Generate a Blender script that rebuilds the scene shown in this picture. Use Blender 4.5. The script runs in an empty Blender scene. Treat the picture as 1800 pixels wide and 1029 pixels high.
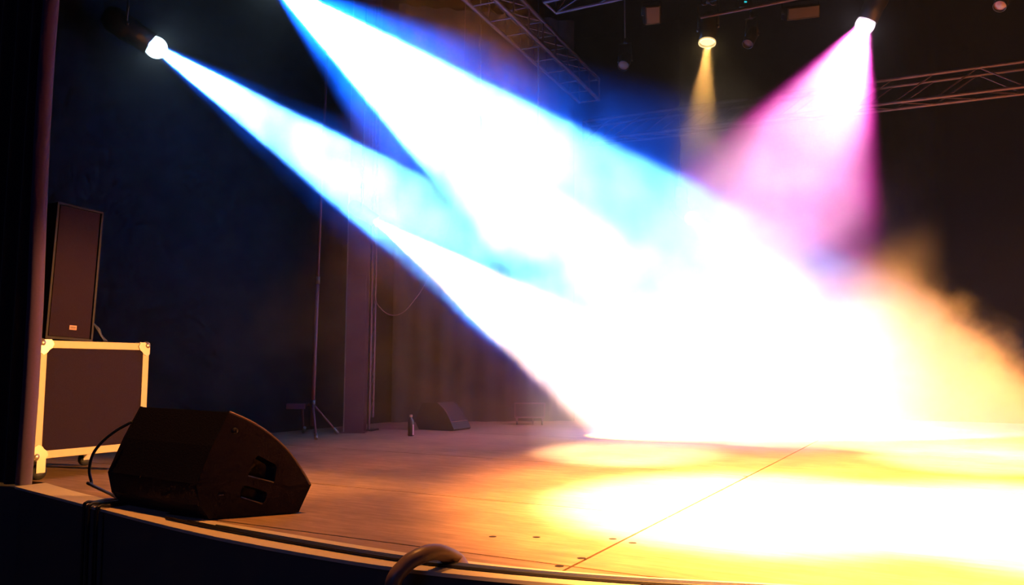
import bpy, bmesh, math, random
from mathutils import Vector, Matrix
from mathutils.geometry import tessellate_polygon
random.seed(7)
S = bpy.context.scene
COL = S.collection
R = math.radians

# ---------------------------------------------------------------- camera
F, CX, CY, EYE = 1450.0, 900.0, 514.5, 0.75          # pixels of an 1800 x 1029 frame, eye height above the stage
YAW, PIT, ROL = R(28.3), math.atan(130.5 / F), R(0.33)
f0 = Vector((-math.sin(YAW), math.cos(YAW), 0)); r0 = Vector((math.cos(YAW), math.sin(YAW), 0)); Z = Vector((0, 0, 1))
FW = f0 * math.cos(PIT) + Z * math.sin(PIT); U0 = Z * math.cos(PIT) - f0 * math.sin(PIT)
RT = r0 * math.cos(ROL) + U0 * math.sin(ROL); UP = U0 * math.cos(ROL) - r0 * math.sin(ROL)
EYEP = Vector((0, 0, EYE))
cd = bpy.data.cameras.new('camera'); cd.sensor_width = 36; cd.lens = F / 1800 * 36; cd.clip_start = .05; cd.clip_end = 100
cam = bpy.data.objects.new('camera', cd); COL.objects.link(cam)
cam.matrix_world = Matrix(((RT.x, UP.x, -FW.x, 0), (RT.y, UP.y, -FW.y, 0), (RT.z, UP.z, -FW.z, EYE), (0, 0, 0, 1)))
S.camera = cam

def ray(x, y): return FW + RT * ((x - CX) / F) - UP * ((y - CY) / F)
def pt(x, y, d): return EYEP + ray(x, y) * d
def fl(x, y, h=0.0):
    v = ray(x, y); return EYEP + v * ((h - EYE) / v.z)

# ---------------------------------------------------------------- world, exposure, render behaviour
w = bpy.data.worlds.new('night'); S.world = w; w.use_nodes = True
w.node_tree.nodes['Background'].inputs[0].default_value = (.10, .16, .42, 1)
w.node_tree.nodes['Background'].inputs[1].default_value = 0.012
S.view_settings.view_transform = 'Standard'; S.view_settings.look = 'None'
S.view_settings.exposure = 0.0; S.view_settings.gamma = 1.0; S.view_settings.use_curve_mapping = False
try:
    S.cycles.volume_bounces = 0; S.cycles.max_bounces = 6; S.cycles.diffuse_bounces = 3; S.cycles.glossy_bounces = 2
    S.cycles.transparent_max_bounces = 8; S.cycles.volume_max_steps = 160; S.cycles.volume_step_rate = 1.0
    S.cycles.sample_clamp_indirect = 1.5; S.cycles.use_denoising = True
    S.cycles.use_adaptive_sampling = True; S.cycles.adaptive_threshold = .03; S.cycles.adaptive_min_samples = 16
    S.cycles.denoising_input_passes = 'RGB_ALBEDO_NORMAL'
except Exception: pass

# ---------------------------------------------------------------- lights
def spot(name, loc, direction, half, color, energy, blend=.3, radius=.02):
    d = bpy.data.lights.new(name, 'SPOT'); d.energy = energy; d.color = color
    d.spot_size = min(2 * half, R(170)); d.spot_blend = blend; d.shadow_soft_size = radius
    o = bpy.data.objects.new(name, d); COL.objects.link(o); o.location = loc
    o.rotation_euler = Vector(direction).to_track_quat('-Z', 'Y').to_euler()
    return o
def cone(l1, l2, dep, phi):
    """apex, axis and half angle of the beam whose two edges are seen along the lines l1 and l2"""
    def pl(l): return ray(*l[0]).cross(ray(*l[1])).normalized()
    n1, n2 = pl(l1), pl(l2); v = n1.cross(n2)
    if v.dot(FW) < 0: v = -v
    v = v / v.dot(FW); P = EYEP + v * dep
    mid = ray((l1[1][0] + l2[1][0]) / 2, (l1[1][1] + l2[1][1]) / 2)
    if n1.dot(mid) < 0: n1 = -n1
    if n2.dot(mid) < 0: n2 = -n2
    v.normalize(); m = (n1 + n2).normalized()
    a = m * math.cos(R(phi)) + v * math.sin(R(phi))
    return P, a, math.asin(n1.dot(a))
WARM = (1.0, .47, .115)
BLUE = (.004, .11, 1.0)
L1 = cone(((290, 102), (740, 500)), ((300, 92), (740, 302)), 7.4, -10)
L2 = cone(((500, 0), (740, 300)), ((640, 40), (1180, 290)), 7.0, 2)
PK = cone(((1498, 52), (1190, 290)), ((1529, 50), (1550, 300)), 8.5, -14)
LW = cone(((655, 385), (1020, 763)), ((655, 385), (1500, 730)), 8.8, -6)
# dim blue fill added behind the camera to lift the dark stage front
hd = bpy.data.lights.new('blue_fill', 'AREA'); hd.shape = 'DISK'; hd.size = 3; hd.energy = 28; hd.color = (.22, .30, 1)
ho = bpy.data.objects.new('blue_fill', hd); COL.objects.link(ho); ho.location = (-1, -6, 3.5); ho.rotation_euler = (Vector((-2, 3, .3)) - Vector((-1, -6, 3.5))).to_track_quat('-Z', 'Y').to_euler()
BL, PB = 70000, 82000
PALE = (.19, .66, 1)
spot('beam_blue_left', L1[0], L1[1], L1[2] * 1.07, BLUE, BL, .3)
spot('halo_blue_left', L1[0], L1[1], L1[2] * 1.7, BLUE, BL * .06, 1.0)
spot('beam_pale_left', L1[0], L1[1], L1[2] * 1.0, PALE, PB, .2)
spot('beam_blue_top', L2[0], L2[1], L2[2] * 1.06, BLUE, BL * 1.3, .3)
spot('halo_blue_top', L2[0], L2[1], L2[2] * 1.8, BLUE, BL * .24, 1.0)
spot('beam_pale_top', L2[0], L2[1], L2[2] * 1.0, PALE, PB * 1.5, .2)
spot('added_warm_beam', LW[0], LW[1], LW[2], (1, .5, .1), 48000, .3)  # added lamp, gives the lower edge of the blue beam its yellow
spot('beam_pink', PK[0], PK[1], PK[2] * 1.06, (1, .04, .55), 3000, .4)
spot('beam_pink_core', PK[0], PK[1], PK[2] * .95, (1, .66, .90), 3800, .65)
P860 = pt(866, 270, 9.3); P1210 = pt(1214, 382, 10.5)
P860_D = (Vector((-1.5, 9.2, 0)) - P860).normalized(); P1210_D = (Vector((.0, 8.7, 0)) - P1210).normalized()
spot('beam_white_middle', P860, P860_D, R(15), (1, .84, .52), 4000, .5)
spot('beam_white_rear', P1210, P1210_D, R(15), (1, .78, .42), 2200, .5)
KEY = Vector((-2.6, 3.9, 5.8))
spot('warm_key', KEY, Vector((-2.9, 3.4, 0)) - KEY, R(26), (1, .35, .07), 1150, 1.0, .06)
WASH = Vector((3.4, 5.6, 3.1)); spot('smoke_fill', WASH, Vector((-.1, 9.5, .6)) - WASH, R(17), (1, .37, .07), 110000, 1.0, .06)  # added lamp out of view on the right, turns the smoke yellow
SIDE = Vector((2.6, 6.2, 1.5)); spot('warm_side', SIDE, Vector((-4.9, 3.6, .55)) - SIDE, R(9), (1, .40, .085), 6000, .7, .05)
FLW = Vector((.2, 1.2, 6.4)); spot('floor_wash', FLW, Vector((.1, 5.2, 0)) - FLW, R(25), (1, .375, .085), 50000, 1.0, .06)
REAR = Vector((-3.0, 4.5, 5.4)); spot('rear_floor_fill', REAR, Vector((-4.0, 6.6, 0)) - REAR, R(20), (1, .30, .05), 1200, 1.0, .06)  # added lamp that warms the rear left floor
for nm, c, r, e in (('rear', (-1.83, 9.2), .8, 40000), ('left', (-2.6, 7.0), .95, 40000), ('right', (0.05, 8.0), .95, 40000), ('near', (-1.0, 4.65), 1.3, 60000), ('near_right', (.4, 4.95), 1.35, 60000)):
    p = Vector((c[0] * .4, .3, 6.4)); t = Vector((c[0], c[1], 0))
    spot('pool_' + nm, p, t - p, math.atan(r / (t - p).length), (1, .74, .46), e, .85, .03)
PAR = pt(1243, 77, 7.4); PARD = (pt(1234, 200, 7.2) - PAR).normalized()
spot('par_beam', PAR, PARD, R(13), WARM, 400, .9, .03)

# ---------------------------------------------------------------- materials
def mat(name, color, rough=.6, metal=0.0, noise=None, bump=0.0, scale=40.0, spec=.5, emit=None, sheen=0.0):
    m = bpy.data.materials.new(name); m.use_nodes = True; nt = m.node_tree; b = nt.nodes['Principled BSDF']
    b.inputs['Base Color'].default_value = (*color, 1); b.inputs['Roughness'].default_value = rough
    b.inputs['Metallic'].default_value = metal; b.inputs['Specular IOR Level'].default_value = spec
    if sheen: b.inputs['Sheen Weight'].default_value = sheen
    if emit: b.inputs['Emission Color'].default_value = (*emit[0], 1); b.inputs['Emission Strength'].default_value = emit[1]
    if noise or bump:
        tc = nt.nodes.new('ShaderNodeTexCoord'); n = nt.nodes.new('ShaderNodeTexNoise')
        n.inputs['Scale'].default_value = scale; n.inputs['Detail'].default_value = 4
        nt.links.new(tc.outputs['Object'], n.inputs['Vector'])
        if noise:
            mx = nt.nodes.new('ShaderNodeMix'); mx.data_type = 'RGBA'
            mx.inputs[6].default_value = (*color, 1); mx.inputs[7].default_value = (*noise, 1)
            nt.links.new(n.outputs['Fac'], mx.inputs[0]); nt.links.new(mx.outputs[2], b.inputs['Base Color'])
        if bump:
            bp = nt.nodes.new('ShaderNodeBump'); bp.inputs['Strength'].default_value = bump; bp.inputs['Distance'].default_value = .004
            nt.links.new(n.outputs['Fac'], bp.inputs['Height']); nt.links.new(bp.outputs[0], b.inputs['Normal'])
    return m
def floor_mat():
    m = bpy.data.materials.new('stage_plywood'); m.use_nodes = True; nt = m.node_tree; b = nt.nodes['Principled BSDF']
    N, L = nt.nodes.new, nt.links.new
    g = N('ShaderNodeNewGeometry')
    def noise(sc, det, stretch=(1, 1, 1), rough=.6):
        mp = N('ShaderNodeMapping'); mp.inputs['Scale'].default_value = stretch; L(g.outputs['Position'], mp.inputs[0])
        n = N('ShaderNodeTexNoise'); n.inputs['Scale'].default_value = sc; n.inputs['Detail'].default_value = det; n.inputs['Roughness'].default_value = rough
        L(mp.outputs[0], n.inputs['Vector']); return n
    grain = noise(9, 8, (.35, 3, 1), .75); blotch = noise(1.6, 5); scuff = noise(14, 6, (1, 1, 1), .8)
    r1 = N('ShaderNodeValToRGB'); r1.color_ramp.elements[0].position = .3; r1.color_ramp.elements[1].position = .72
    r1.color_ramp.elements[0].color = (.27, .17, .10, 1); r1.color_ramp.elements[1].color = (.56, .37, .23, 1)
    L(grain.outputs['Fac'], r1.inputs[0])
    mx = N('ShaderNodeMix'); mx.data_type = 'RGBA'; mx.blend_type = 'MULTIPLY'; mx.inputs[0].default_value = .6
    r2 = N('ShaderNodeValToRGB'); r2.color_ramp.elements[0].position = .35; r2.color_ramp.elements[1].position = .65
    r2.color_ramp.elements[0].color = (.6, .58, .56, 1); r2.color_ramp.elements[1].color = (1.15, 1.1, 1.05, 1)
    L(blotch.outputs['Fac'], r2.inputs[0]); L(r1.outputs[0], mx.inputs[6]); L(r2.outputs[0], mx.inputs[7])
    r3 = N('ShaderNodeValToRGB'); r3.color_ramp.elements[0].position = .62; r3.color_ramp.elements[1].position = .78
    L(scuff.outputs['Fac'], r3.inputs[0])
    mx2 = N('ShaderNodeMix'); mx2.data_type = 'RGBA'; mx2.inputs[7].default_value = (.5, .4, .3, 1)
    mm = N('ShaderNodeMath'); mm.operation = 'MULTIPLY'; mm.inputs[1].default_value = .5; L(r3.outputs[0], mm.inputs[0])
    L(mm.outputs[0], mx2.inputs[0]); L(mx.outputs[2], mx2.inputs[6]); L(mx2.outputs[2], b.inputs['Base Color'])
    b.inputs['Roughness'].default_value = .62; b.inputs['Specular IOR Level'].default_value = .25
    bp = N('ShaderNodeBump'); bp.inputs['Strength'].default_value = .25; bp.inputs['Distance'].default_value = .003
    L(grain.outputs['Fac'], bp.inputs['Height']); L(bp.outputs[0], b.inputs['Normal'])
    return m
M = {
 'floor': floor_mat(),
 'sub': mat('dark_subfloor', (.02, .014, .01), .9),
 'edge': mat('pale_painted_edge', (.84, .72, .58), .6, noise=(.72, .6, .47), bump=.2, scale=18),
 'fascia': mat('dark_grey_fascia', (.10, .10, .11), .95, spec=.1),
 'wall': mat('black_wall', (.003, .003, .0042), .95, spec=.02, noise=(.0042, .004, .0055), scale=3),
 'velvet': mat('black_velvet', (.016, .008, .018), .9, spec=.05, noise=(.022, .011, .024), scale=60, bump=.2, sheen=.6),
 'lit_hem_velvet': mat('purple_lit_velvet', (.048, .021, .095), .9, noise=(.062, .028, .12), scale=70, bump=.2, sheen=.3),  # black velvet with the purple edge light put into its colour
 'back_velvet': mat('black_backdrop_velvet', (.016, .010, .011), .95, spec=.05, noise=(.022, .014, .0145), scale=30, bump=.2),
 'alu': mat('satin_aluminium', (.52, .44, .34), .5, .1, noise=(.43, .36, .27), scale=25),
 'steel': mat('worn_steel', (.5, .42, .38), .35, .8),
 'case': mat('dark_laminate', (.0155, .0085, .0135), .85, spec=.08, noise=(.0235, .013, .020), bump=.25, scale=160),
 'black': mat('black_paint', (.019, .0155, .0175), .6, spec=.15, noise=(.027, .022, .025), bump=.3, scale=120),
 'blackmetal': mat('black_metal', (.02, .018, .02), .4, .3),
 'grille': mat('black_grille_cloth', (.018, .010, .0155), .9, spec=.05, noise=(.025, .014, .021), bump=.4, scale=300),
 'rim_shine': mat('pale_rim_shine', (.42, .28, .18), .5, noise=(.30, .19, .12), scale=50),  # pale colour standing for the gloss on the wedge rim
 'hung_cable': mat('dull_pink_cable', (.34, .16, .2), .6),  # one even dull pink tone
 'rubber': mat('black_rubber', (.012, .012, .012), .5),
 'truss': mat('truss_tube', (.09, .055, .07), .4, .5),
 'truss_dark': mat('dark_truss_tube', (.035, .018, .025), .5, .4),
 'maroon': mat('maroon_painted_steel', (.13, .032, .046), .6, noise=(.16, .042, .056), scale=8, bump=.1),
 'hose': mat('pale_rubber_hose', (.24, .15, .13), .38, noise=(.32, .21, .18), scale=30),
 'panel': mat('pale_card', (.85, .68, .62), .8, noise=(.74, .58, .53), scale=12),
 'label': mat('paper_label', (.75, .7, .62), .7),
 'cap': mat('pale_bottle_cap', (.7, .5, .42), .5),
 'bottle': mat('dark_bottle', (.03, .025, .03), .15),
 'badge': mat('badge_plate', (.42, .22, .2), .5),
 'badge_text': mat('badge_print', (.05, .03, .03), .6),
 'led': mat('teal_led', (.0, .2, .2), .4, emit=((.02, .6, .7), 1.5)),
}
def lens_mat(name, col, strength):
    m = bpy.data.materials.new(name); m.use_nodes = True; nt = m.node_tree
    for n in list(nt.nodes):
        if n.type != 'OUTPUT_MATERIAL': nt.nodes.remove(n)
    e = nt.nodes.new('ShaderNodeEmission'); e.inputs[0].default_value = (*col, 1); e.inputs[1].default_value = strength
    t = nt.nodes.new('ShaderNodeBsdfTransparent'); a = nt.nodes.new('ShaderNodeAddShader')
    nt.links.new(e.outputs[0], a.inputs[0]); nt.links.new(t.outputs[0], a.inputs[1])
    nt.links.new(a.outputs[0], nt.nodes['Material Output'].inputs[0])
    return m

# ---------------------------------------------------------------- mesh helpers
class MB:
    def __init__(s): s.v = []; s.f = []; s.sm = []
    def add(s, vs, fs, smooth=False):
        o = len(s.v); s.v += [Vector(p) for p in vs]; s.f += [[i + o for i in f] for f in fs]; s.sm += [smooth] * len(fs); return s
    def box(s, a, b, mtx=None, bev=0.0):
        bm = bmesh.new(); bmesh.ops.create_cube(bm, size=1)
        a, b = Vector(a), Vector(b)
        for v in bm.verts: v.co = Vector([(a[i] + b[i]) / 2 + v.co[i] * (b[i] - a[i]) for i in range(3)])
        if bev: bmesh.ops.bevel(bm, geom=bm.edges[:], offset=bev, segments=2, affect='EDGES', profile=.5)
        if mtx: bm.transform(mtx)
        bm.verts.index_update()
        s.add([v.co.copy() for v in bm.verts], [[v.index for v in f.verts] for f in bm.faces]); bm.free(); return s
    def tube(s, pts, r, n=8, caps=True):
        pts = [Vector(p) for p in pts]; vs = []; fs = []
        prev = None
        for i, p in enumerate(pts):
            t = (pts[min(i + 1, len(pts) - 1)] - pts[max(i - 1, 0)]).normalized()
            if prev is None: x = t.cross(Vector((0, 0, 1)) if abs(t.z) < .9 else Vector((1, 0, 0))).normalized()
            else: x = (prev - t * prev.dot(t)).normalized()
            prev = x; y = t.cross(x); rr = r[i] if isinstance(r, (list, tuple)) else r
            vs += [p + (x * math.cos(2 * math.pi * k / n) + y * math.sin(2 * math.pi * k / n)) * rr for k in range(n)]
        for i in range(len(pts) - 1):
            for k in range(n): fs.append([i * n + k, i * n + (k + 1) % n, (i + 1) * n + (k + 1) % n, (i + 1) * n + k])
        s.add(vs, fs, True)
        if caps: s.add(vs[:n], [list(range(n))[::-1]]); s.add(vs[-n:], [list(range(n))])
        return s
    def lathe(s, prof, n=20, mtx=None):
        vs = []; fs = []
        for (r, z) in prof: vs += [Vector((r * math.cos(2 * math.pi * k / n), r * math.sin(2 * math.pi * k / n), z)) for k in range(n)]
        for i in range(len(prof) - 1):
            for k in range(n): fs.append([i * n + k, i * n + (k + 1) % n, (i + 1) * n + (k + 1) % n, (i + 1) * n + k])
        if mtx: vs = [mtx @ v for v in vs]
        return s.add(vs, fs, True)
    def plate(s, outer, holes, off):
        """a flat plate with holes; outer and holes are loops of coplanar points, off the thickness vector"""
        loops = [[Vector(p) for p in outer]] + [[Vector(p) for p in h] for h in holes]
        flat = [p for l in loops for p in l]; n = len(flat); off = Vector(off)
        tris = [list(t) for t in tessellate_polygon(loops)]
        s.add(flat + [p + off for p in flat], tris + [[i + n for i in reversed(t)] for t in tris])
        k = 0
        for l in loops:
            m = len(l); s.add([p for p in l] + [p + off for p in l], [[i, (i + 1) % m, (i + 1) % m + m, i + m] for i in range(m)])
        return s
    def build(s, name, m, parent=None, loc=None, recalc=True):
        me = bpy.data.meshes.new(name)
        org = Vector(loc) if loc is not None else (parent.matrix_world.translation if parent else Vector((0, 0, 0)))
        me.from_pydata([p - org for p in s.v], [], s.f); me.update()
        me.polygons.foreach_set('use_smooth', s.sm); me.materials.append(m if not isinstance(m, str) else M[m])
        if recalc:
            bm = bmesh.new(); bm.from_mesh(me); bmesh.ops.remove_doubles(bm, verts=bm.verts, dist=1e-6)
            bmesh.ops.recalc_face_normals(bm, faces=bm.faces); bm.to_mesh(me); bm.free()
        o = bpy.data.objects.new(name, me); COL.objects.link(o)
        if parent:
            o.parent = parent; o.location = org - parent.matrix_world.translation; o.matrix_world = Matrix.Translation(org)
        else: o.location = org; o.matrix_world = Matrix.Translation(org)
        return o
def thing(name, label, cat, loc, group=None):
    o = bpy.data.objects.new(name, None); COL.objects.link(o); o.location = loc; o.matrix_world = Matrix.Translation(Vector(loc))
    o['label'] = label; o['category'] = cat
    if group: o['group'] = group
    return o
def tag(o, label, cat, group=None, kind=None):
    o['label'] = label; o['category'] = cat
    if group: o['group'] = group
    if kind: o['kind'] = kind
    return o
def struct(o, label, cat):
    o['kind'] = 'structure'; o['label'] = label; o['category'] = cat; return o
def share(src, name, parent, loc, rot=None):
    """another piece with the same mesh"""
    o = bpy.data.objects.new(name, src.data); COL.objects.link(o); o.parent = parent; o.location = loc
    if rot: o.rotation_euler = rot
    return o
def spline(pts, n=8):
    """Catmull-Rom through the points"""
    P = [Vector(p) for p in pts]; P = [P[0] * 2 - P[1]] + P + [P[-1] * 2 - P[-2]]; out = []
    for i in range(1, len(P) - 2):
        a, b, c, d = P[i - 1:i + 3]
        for k in range(n):
            t = k / n; out.append(.5 * ((2 * b) + (c - a) * t + (2 * a - 5 * b + 4 * c - d) * t * t + (3 * b - a - 3 * c + d) * t ** 3))
    out.append(P[-2]); return out
#STRUCTURE
XL, XR, YB, ZC, ZA = -6.75, 6.0, 13.6, 6.8, -1.0
LIP = [(-5.12, 3.09), (-4.55, 2.97), (-4.03, 2.86), (-3.25, 2.70), (-2.71, 2.62), (-2.15, 2.58), (-1.8, 2.585), (-1.42, 2.64), (-1.0, 2.73), (-.5, 2.88), (.2, 3.08), (1.2, 3.3), (2.6, 3.45), (5.98, 3.5)]
INN = [(-5.12, 3.285), (-4.55, 3.135), (-4.03, 3.035), (-3.25, 2.905), (-2.71, 2.855), (-2.15, 2.81), (-1.8, 2.8), (-1.42, 2.825), (-1.0, 2.915), (-0.5, 3.075), (0.2, 3.275), (1.2, 3.495), (2.6, 3.645), (5.98, 3.695)]
lip = spline([(x, y, 0) for x, y in LIP], 5); inn = spline([(x, y, 0) for x, y in INN], 5)
def lip_y(x, c=inn):
    for a, b in zip(c, c[1:]):
        if a.x <= x <= b.x: return a.y + (b.y - a.y) * (x - a.x) / max(b.x - a.x, 1e-6)
    return c[0].y if x < c[0].x else c[-1].y
# stage floor: dark joists showing through the joints, plywood panels on top
mb = MB()
outer = [(p.x, p.y, -.02) for p in inn] + [(XR, YB, -.02), (XL, YB, -.02), (XL, 3.3, -.02)]
mb.plate(outer, [], (0, 0, -.2))
floor = mb.build('floor', 'sub'); struct(floor, 'wooden stage floor of wide warm brown plywood panels with dark joints', 'floor')
XJ = [XL, -1.31, 4.2, XR]; YJ = [2.92, 4.12, 5.95, 8.12, 10.0, 11.8, YB]; G = .006
def panel(poly, th=.0195):
    mb = MB(); mb.plate([(x, y, 0) for x, y in poly], [], (0, 0, -th)); return mb.build('stage_panel', 'floor', floor)
for i in range(3):
    xa, xb = XJ[i] + (G if i else 0), XJ[i + 1] - (G if i < 2 else 0)
    for j in range(6):
        ya, yb = YJ[j] + G, YJ[j + 1] - G
        if j == 0:
            xs = [xa + (xb - xa) * k / 40 for k in range(41)]
            low = [(x, max(ya, lip_y(x) + .001)) for x in xs]
            panel(low + [(xb, yb), (xa, yb)])
        else: panel([(xa, ya), (xb, ya), (xb, yb), (xa, yb)])
# the short boards in front of the first joint
xs = [-3.55 + (-1.31 - G + 3.55) * k / 30 for k in range(31)]
panel([(x, lip_y(x) + .001) for x in xs] + [(-1.31 - G, 2.92 - G), (-3.55, 2.92 - G)])
xs = [-1.31 + G + (.4) * k / 10 for k in range(11)]
panel([(x, lip_y(x) + .001) for x in xs if lip_y(x) < 2.918] + [(-.92, 2.92 - G), (-1.31 + G, 2.92 - G)])
b0 = None
for q in [(943, 945), (1077, 948), (1112, 955), (1022, 982), (983, 996), (866, 944), (1310, 838)]:
    p = fl(*q)
    if b0 is None:
        mb = MB(); mb.lathe([(.0, .0015), (.012, .0015), (.018, .0006)], 12); b0 = mb.build('bolt_recess', 'sub', floor); b0.location = p
    else: share(b0, 'bolt_recess', floor, p)
# pale edge strip and the black front under it
mb = MB(); n = len(lip); vs = [(p.x, p.y, .0) for p in lip] + [(p.x, p.y, .0) for p in inn] + [(p.x, p.y, -.014) for p in lip] + [(p.x, p.y, -.014) for p in inn]
fs = []
for i in range(n - 1): fs += [[i, i + 1, n + i + 1, n + i], [2 * n + i, 2 * n + i + 1, i + 1, i], [n + i, n + i + 1, 3 * n + i + 1, 3 * n + i], [3 * n + i, 3 * n + i + 1, 2 * n + i + 1, 2 * n + i]]
fs += [[0, n, 3 * n, 2 * n], [n - 1, 3 * n - 1, 4 * n - 1, 2 * n - 1]]
mb.add(vs, fs); struct(mb.build('trim_1', 'edge'), 'pale painted strip along the curved front edge of the stage', 'stage edge')
mb = MB(); vs = [(p.x, p.y + .03, -.015) for p in lip] + [(p.x, p.y + .03, ZA) for p in lip]
mb.add(vs, [[i, i + 1, n + i + 1, n + i] for i in range(n - 1)])
mb.add([(XL, 3.05, -.015), (lip[0].x, lip[0].y + .03, -.015), (lip[0].x, lip[0].y + .03, ZA), (XL, 3.05, ZA)], [[0, 1, 2, 3]])
mb.add([(XL, 3.05, -.02), (lip[0].x, lip[0].y + .03, -.02), (-5.12, 3.285, -.02), (XL, 3.32, -.02)], [[0, 1, 2, 3]])
struct(mb.build('trim_2', 'fascia'), 'black front face of the stage below the pale edge', 'stage front')
def slab(name, a, b, m, label, cat):
    mb = MB(); mb.box(a, b); struct(mb.build(name, m), label, cat)
slab('floor_auditorium', (XL - 2, -7, ZA - .1), (XR + 2, 3.6, ZA), 'fascia', 'black auditorium floor below the stage front', 'floor')
slab('wall_left', (XL - .2, -7, ZA), (XL, YB + .2, ZC), 'wall', 'black side wall behind the flight case', 'wall')
slab('wall_right', (XR, -7, ZA), (XR + .2, YB + .2, ZC), 'wall', 'black side wall at the far right of the stage', 'wall')
slab('wall_back', (XL, YB, ZA), (XR, YB + .2, ZC), 'wall', 'black rear wall behind the haze', 'wall')
slab('ceiling', (XL - .2, -7, ZC), (XR + .2, YB + .2, ZC + .2), 'wall', 'black ceiling above the trusses', 'ceiling')
#OBJECTS
# ---- black masking drape in the left foreground
def drape(name, a, b, z0, z1, amp, per, m, label, th=.02, nz=6, hem=0):
    a, b = Vector((a[0], a[1], 0)), Vector((b[0], b[1], 0)); d = (b - a); L = d.length; d.normalize(); nrm = Vector((d.y, -d.x, 0))
    k = max(12, int(L / per * 10)); vs = []; fs = []; prof = []
    for i in range(k + 1):
        t = i / k * L; ph = 2 * math.pi * t / per
        prof.append((t, amp * math.sin(ph) + amp * .35 * math.sin(ph * .43 + 1.3)))
    for j in range(nz + 1):
        z = z0 + (z1 - z0) * j / nz; sq = 1 + .12 * (1 - j / nz)
        for (t, o) in prof: vs.append(a + d * t + nrm * o * sq + Vector((0, 0, z)))
    w_ = k + 1
    for j in range(nz):
        for i in range(k): fs.append([j * w_ + i, j * w_ + i + 1, (j + 1) * w_ + i + 1, (j + 1) * w_ + i])
    mb = MB(); mb.add(vs, fs, True); n_ = len(vs)
    mb.add([v - nrm * th for v in vs], [f[::-1] for f in fs], True)
    o = n_; bnd = [[i, i + 1] for i in range(k)] + [[nz * w_ + i + 1, nz * w_ + i] for i in range(k)] + [[(j + 1) * w_, j * w_] for j in range(nz)] + [[j * w_ + k, (j + 1) * w_ + k] for j in range(nz)]
    for p, q in bnd: mb.f.append([p, q, q + o, p + o]); mb.sm.append(False)
    ob = mb.build(name, m, loc=(a.x, a.y, z0), recalc=False)
    if hem:
        mb = MB(); mb.tube([a + d * .02 + Vector((0, 0, z0 + .002 + (z1 - z0 - .002) * i / 10)) + nrm * .012 * math.sin(i * 1.1) for i in range(11)], hem, 16); mb.build('rolled_edge', 'lit_hem_velvet', ob)
    return tag(ob, label, 'curtain')
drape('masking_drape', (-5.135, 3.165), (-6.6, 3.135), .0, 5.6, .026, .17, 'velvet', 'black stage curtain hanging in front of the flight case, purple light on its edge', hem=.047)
drape('backdrop_drape', (-6.70, 9.05), (-4.75, 10.70), .0, 5.8, .035, .30, 'back_velvet', 'dark backdrop curtain hanging behind the small wheeled panel and rear monitor')

# ---- flight case
def rotz_to(d): return math.atan2(d[1], d[0])
CX1, CY0, CY1, CZ0, CZ1, CD = -5.20, 3.25, 4.06, .147, .90, .62
fc = thing('flight_case', 'dark panelled flight case with pale metal edges and ball corners on wheels', 'flight case', (CX1 - CD / 2, (CY0 + CY1) / 2, 0))
mb = MB(); mb.box((CX1 - CD, CY0, CZ0), (CX1, CY1, CZ1)); mb.build('panel_body', 'case', fc)
E_ = .046; P_ = .004
def edge(a, b): mb = MB(); mb.box(a, b, bev=.002); return mb.build('edge_profile', 'alu', fc)
for z in (CZ0, CZ1):
    zz = (z - P_, z + E_) if z == CZ0 else (z - E_, z + P_)
    edge((CX1 - E_, CY0 + .05, zz[0]), (CX1 + P_, CY1 - .05, zz[1])); edge((CX1 - CD - P_, CY0 + .05, zz[0]), (CX1 - CD + E_, CY1 - .05, zz[1]))
    for y in (CY0, CY1):
        yy = (y - P_, y + E_) if y == CY0 else (y - E_, y + P_)
        edge((CX1 - CD + .05, yy[0], zz[0]), (CX1 - .05, yy[1], zz[1]))
for x in (CX1, CX1 - CD):
    for y in (CY0, CY1):
        xx = (x - E_, x + P_) if x == CX1 else (x - P_, x + E_); yy = (y - P_, y + E_) if y == CY0 else (y - E_, y + P_)
        edge((xx[0], yy[0], CZ0 + .05), (xx[1], yy[1], CZ1 - .05))
for x, sx in ((CX1, 1), (CX1 - CD, -1)):
    for y, sy in ((CY0, -1), (CY1, 1)):
        for z, sz in ((CZ0, -1), (CZ1, 1)):
            mb = MB(); t = .007
            # three leaf plates and the ball
            for ax in range(3):
                q = []
                base = Vector((x, y, z)); s = Vector((sx, sy, sz)); u = [(1, 2), (0, 2), (0, 1)][ax]
                A = Vector((0, 0, 0)); A[u[0]] = -s[u[0]]; B = Vector((0, 0, 0)); B[u[1]] = -s[u[1]]; nn = Vector((0, 0, 0)); nn[ax] = s[ax]
                for (p, r_) in ((-.004, -.004), (.075, -.004), (.088, .02), (.075, .046), (.058, .058), (.046, .075), (.02, .088), (-.004, .075)): q.append(base + A * p + B * r_ + nn * .003)
                mb.plate(q, [], nn * t)
            cb = Vector((x - sx * .012, y - sy * .012, z - sz * .012))
            c_ = mb.build('corner_bracket', 'steel', fc)
            mb = MB(); mb.lathe([(.0001, -.030), (.011, -.028), (.021, -.021), (.028, -.011), (.030, 0), (.028, .011), (.021, .021), (.011, .028), (.0001, .030)], 16, Matrix.Translation(cb))
            mb.build('ball_corner', 'steel', c_)
rv = None
def rivet(p):
    global rv
    if rv is None:
        mb = MB(); mb.lathe([(.0001, .003), (.005, .0025), (.0075, 0)], 8, Matrix.Rotation(R(90), 4, 'Y')); rv = mb.build('rivet', 'blackmetal', fc, loc=p)
    else: share(rv, 'rivet', fc, Vector(p) - fc.location)
for k in range(7):
    y = CY0 + .12 + (CY1 - CY0 - .24) * k / 6
    rivet((CX1 + P_, y, CZ1 - .030)); rivet((CX1 + P_, y, CZ0 + .030))
for k in range(6): rivet((CX1 + P_, CY1 - .030, CZ0 + .13 + (CZ1 - CZ0 - .26) * k / 5))
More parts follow.
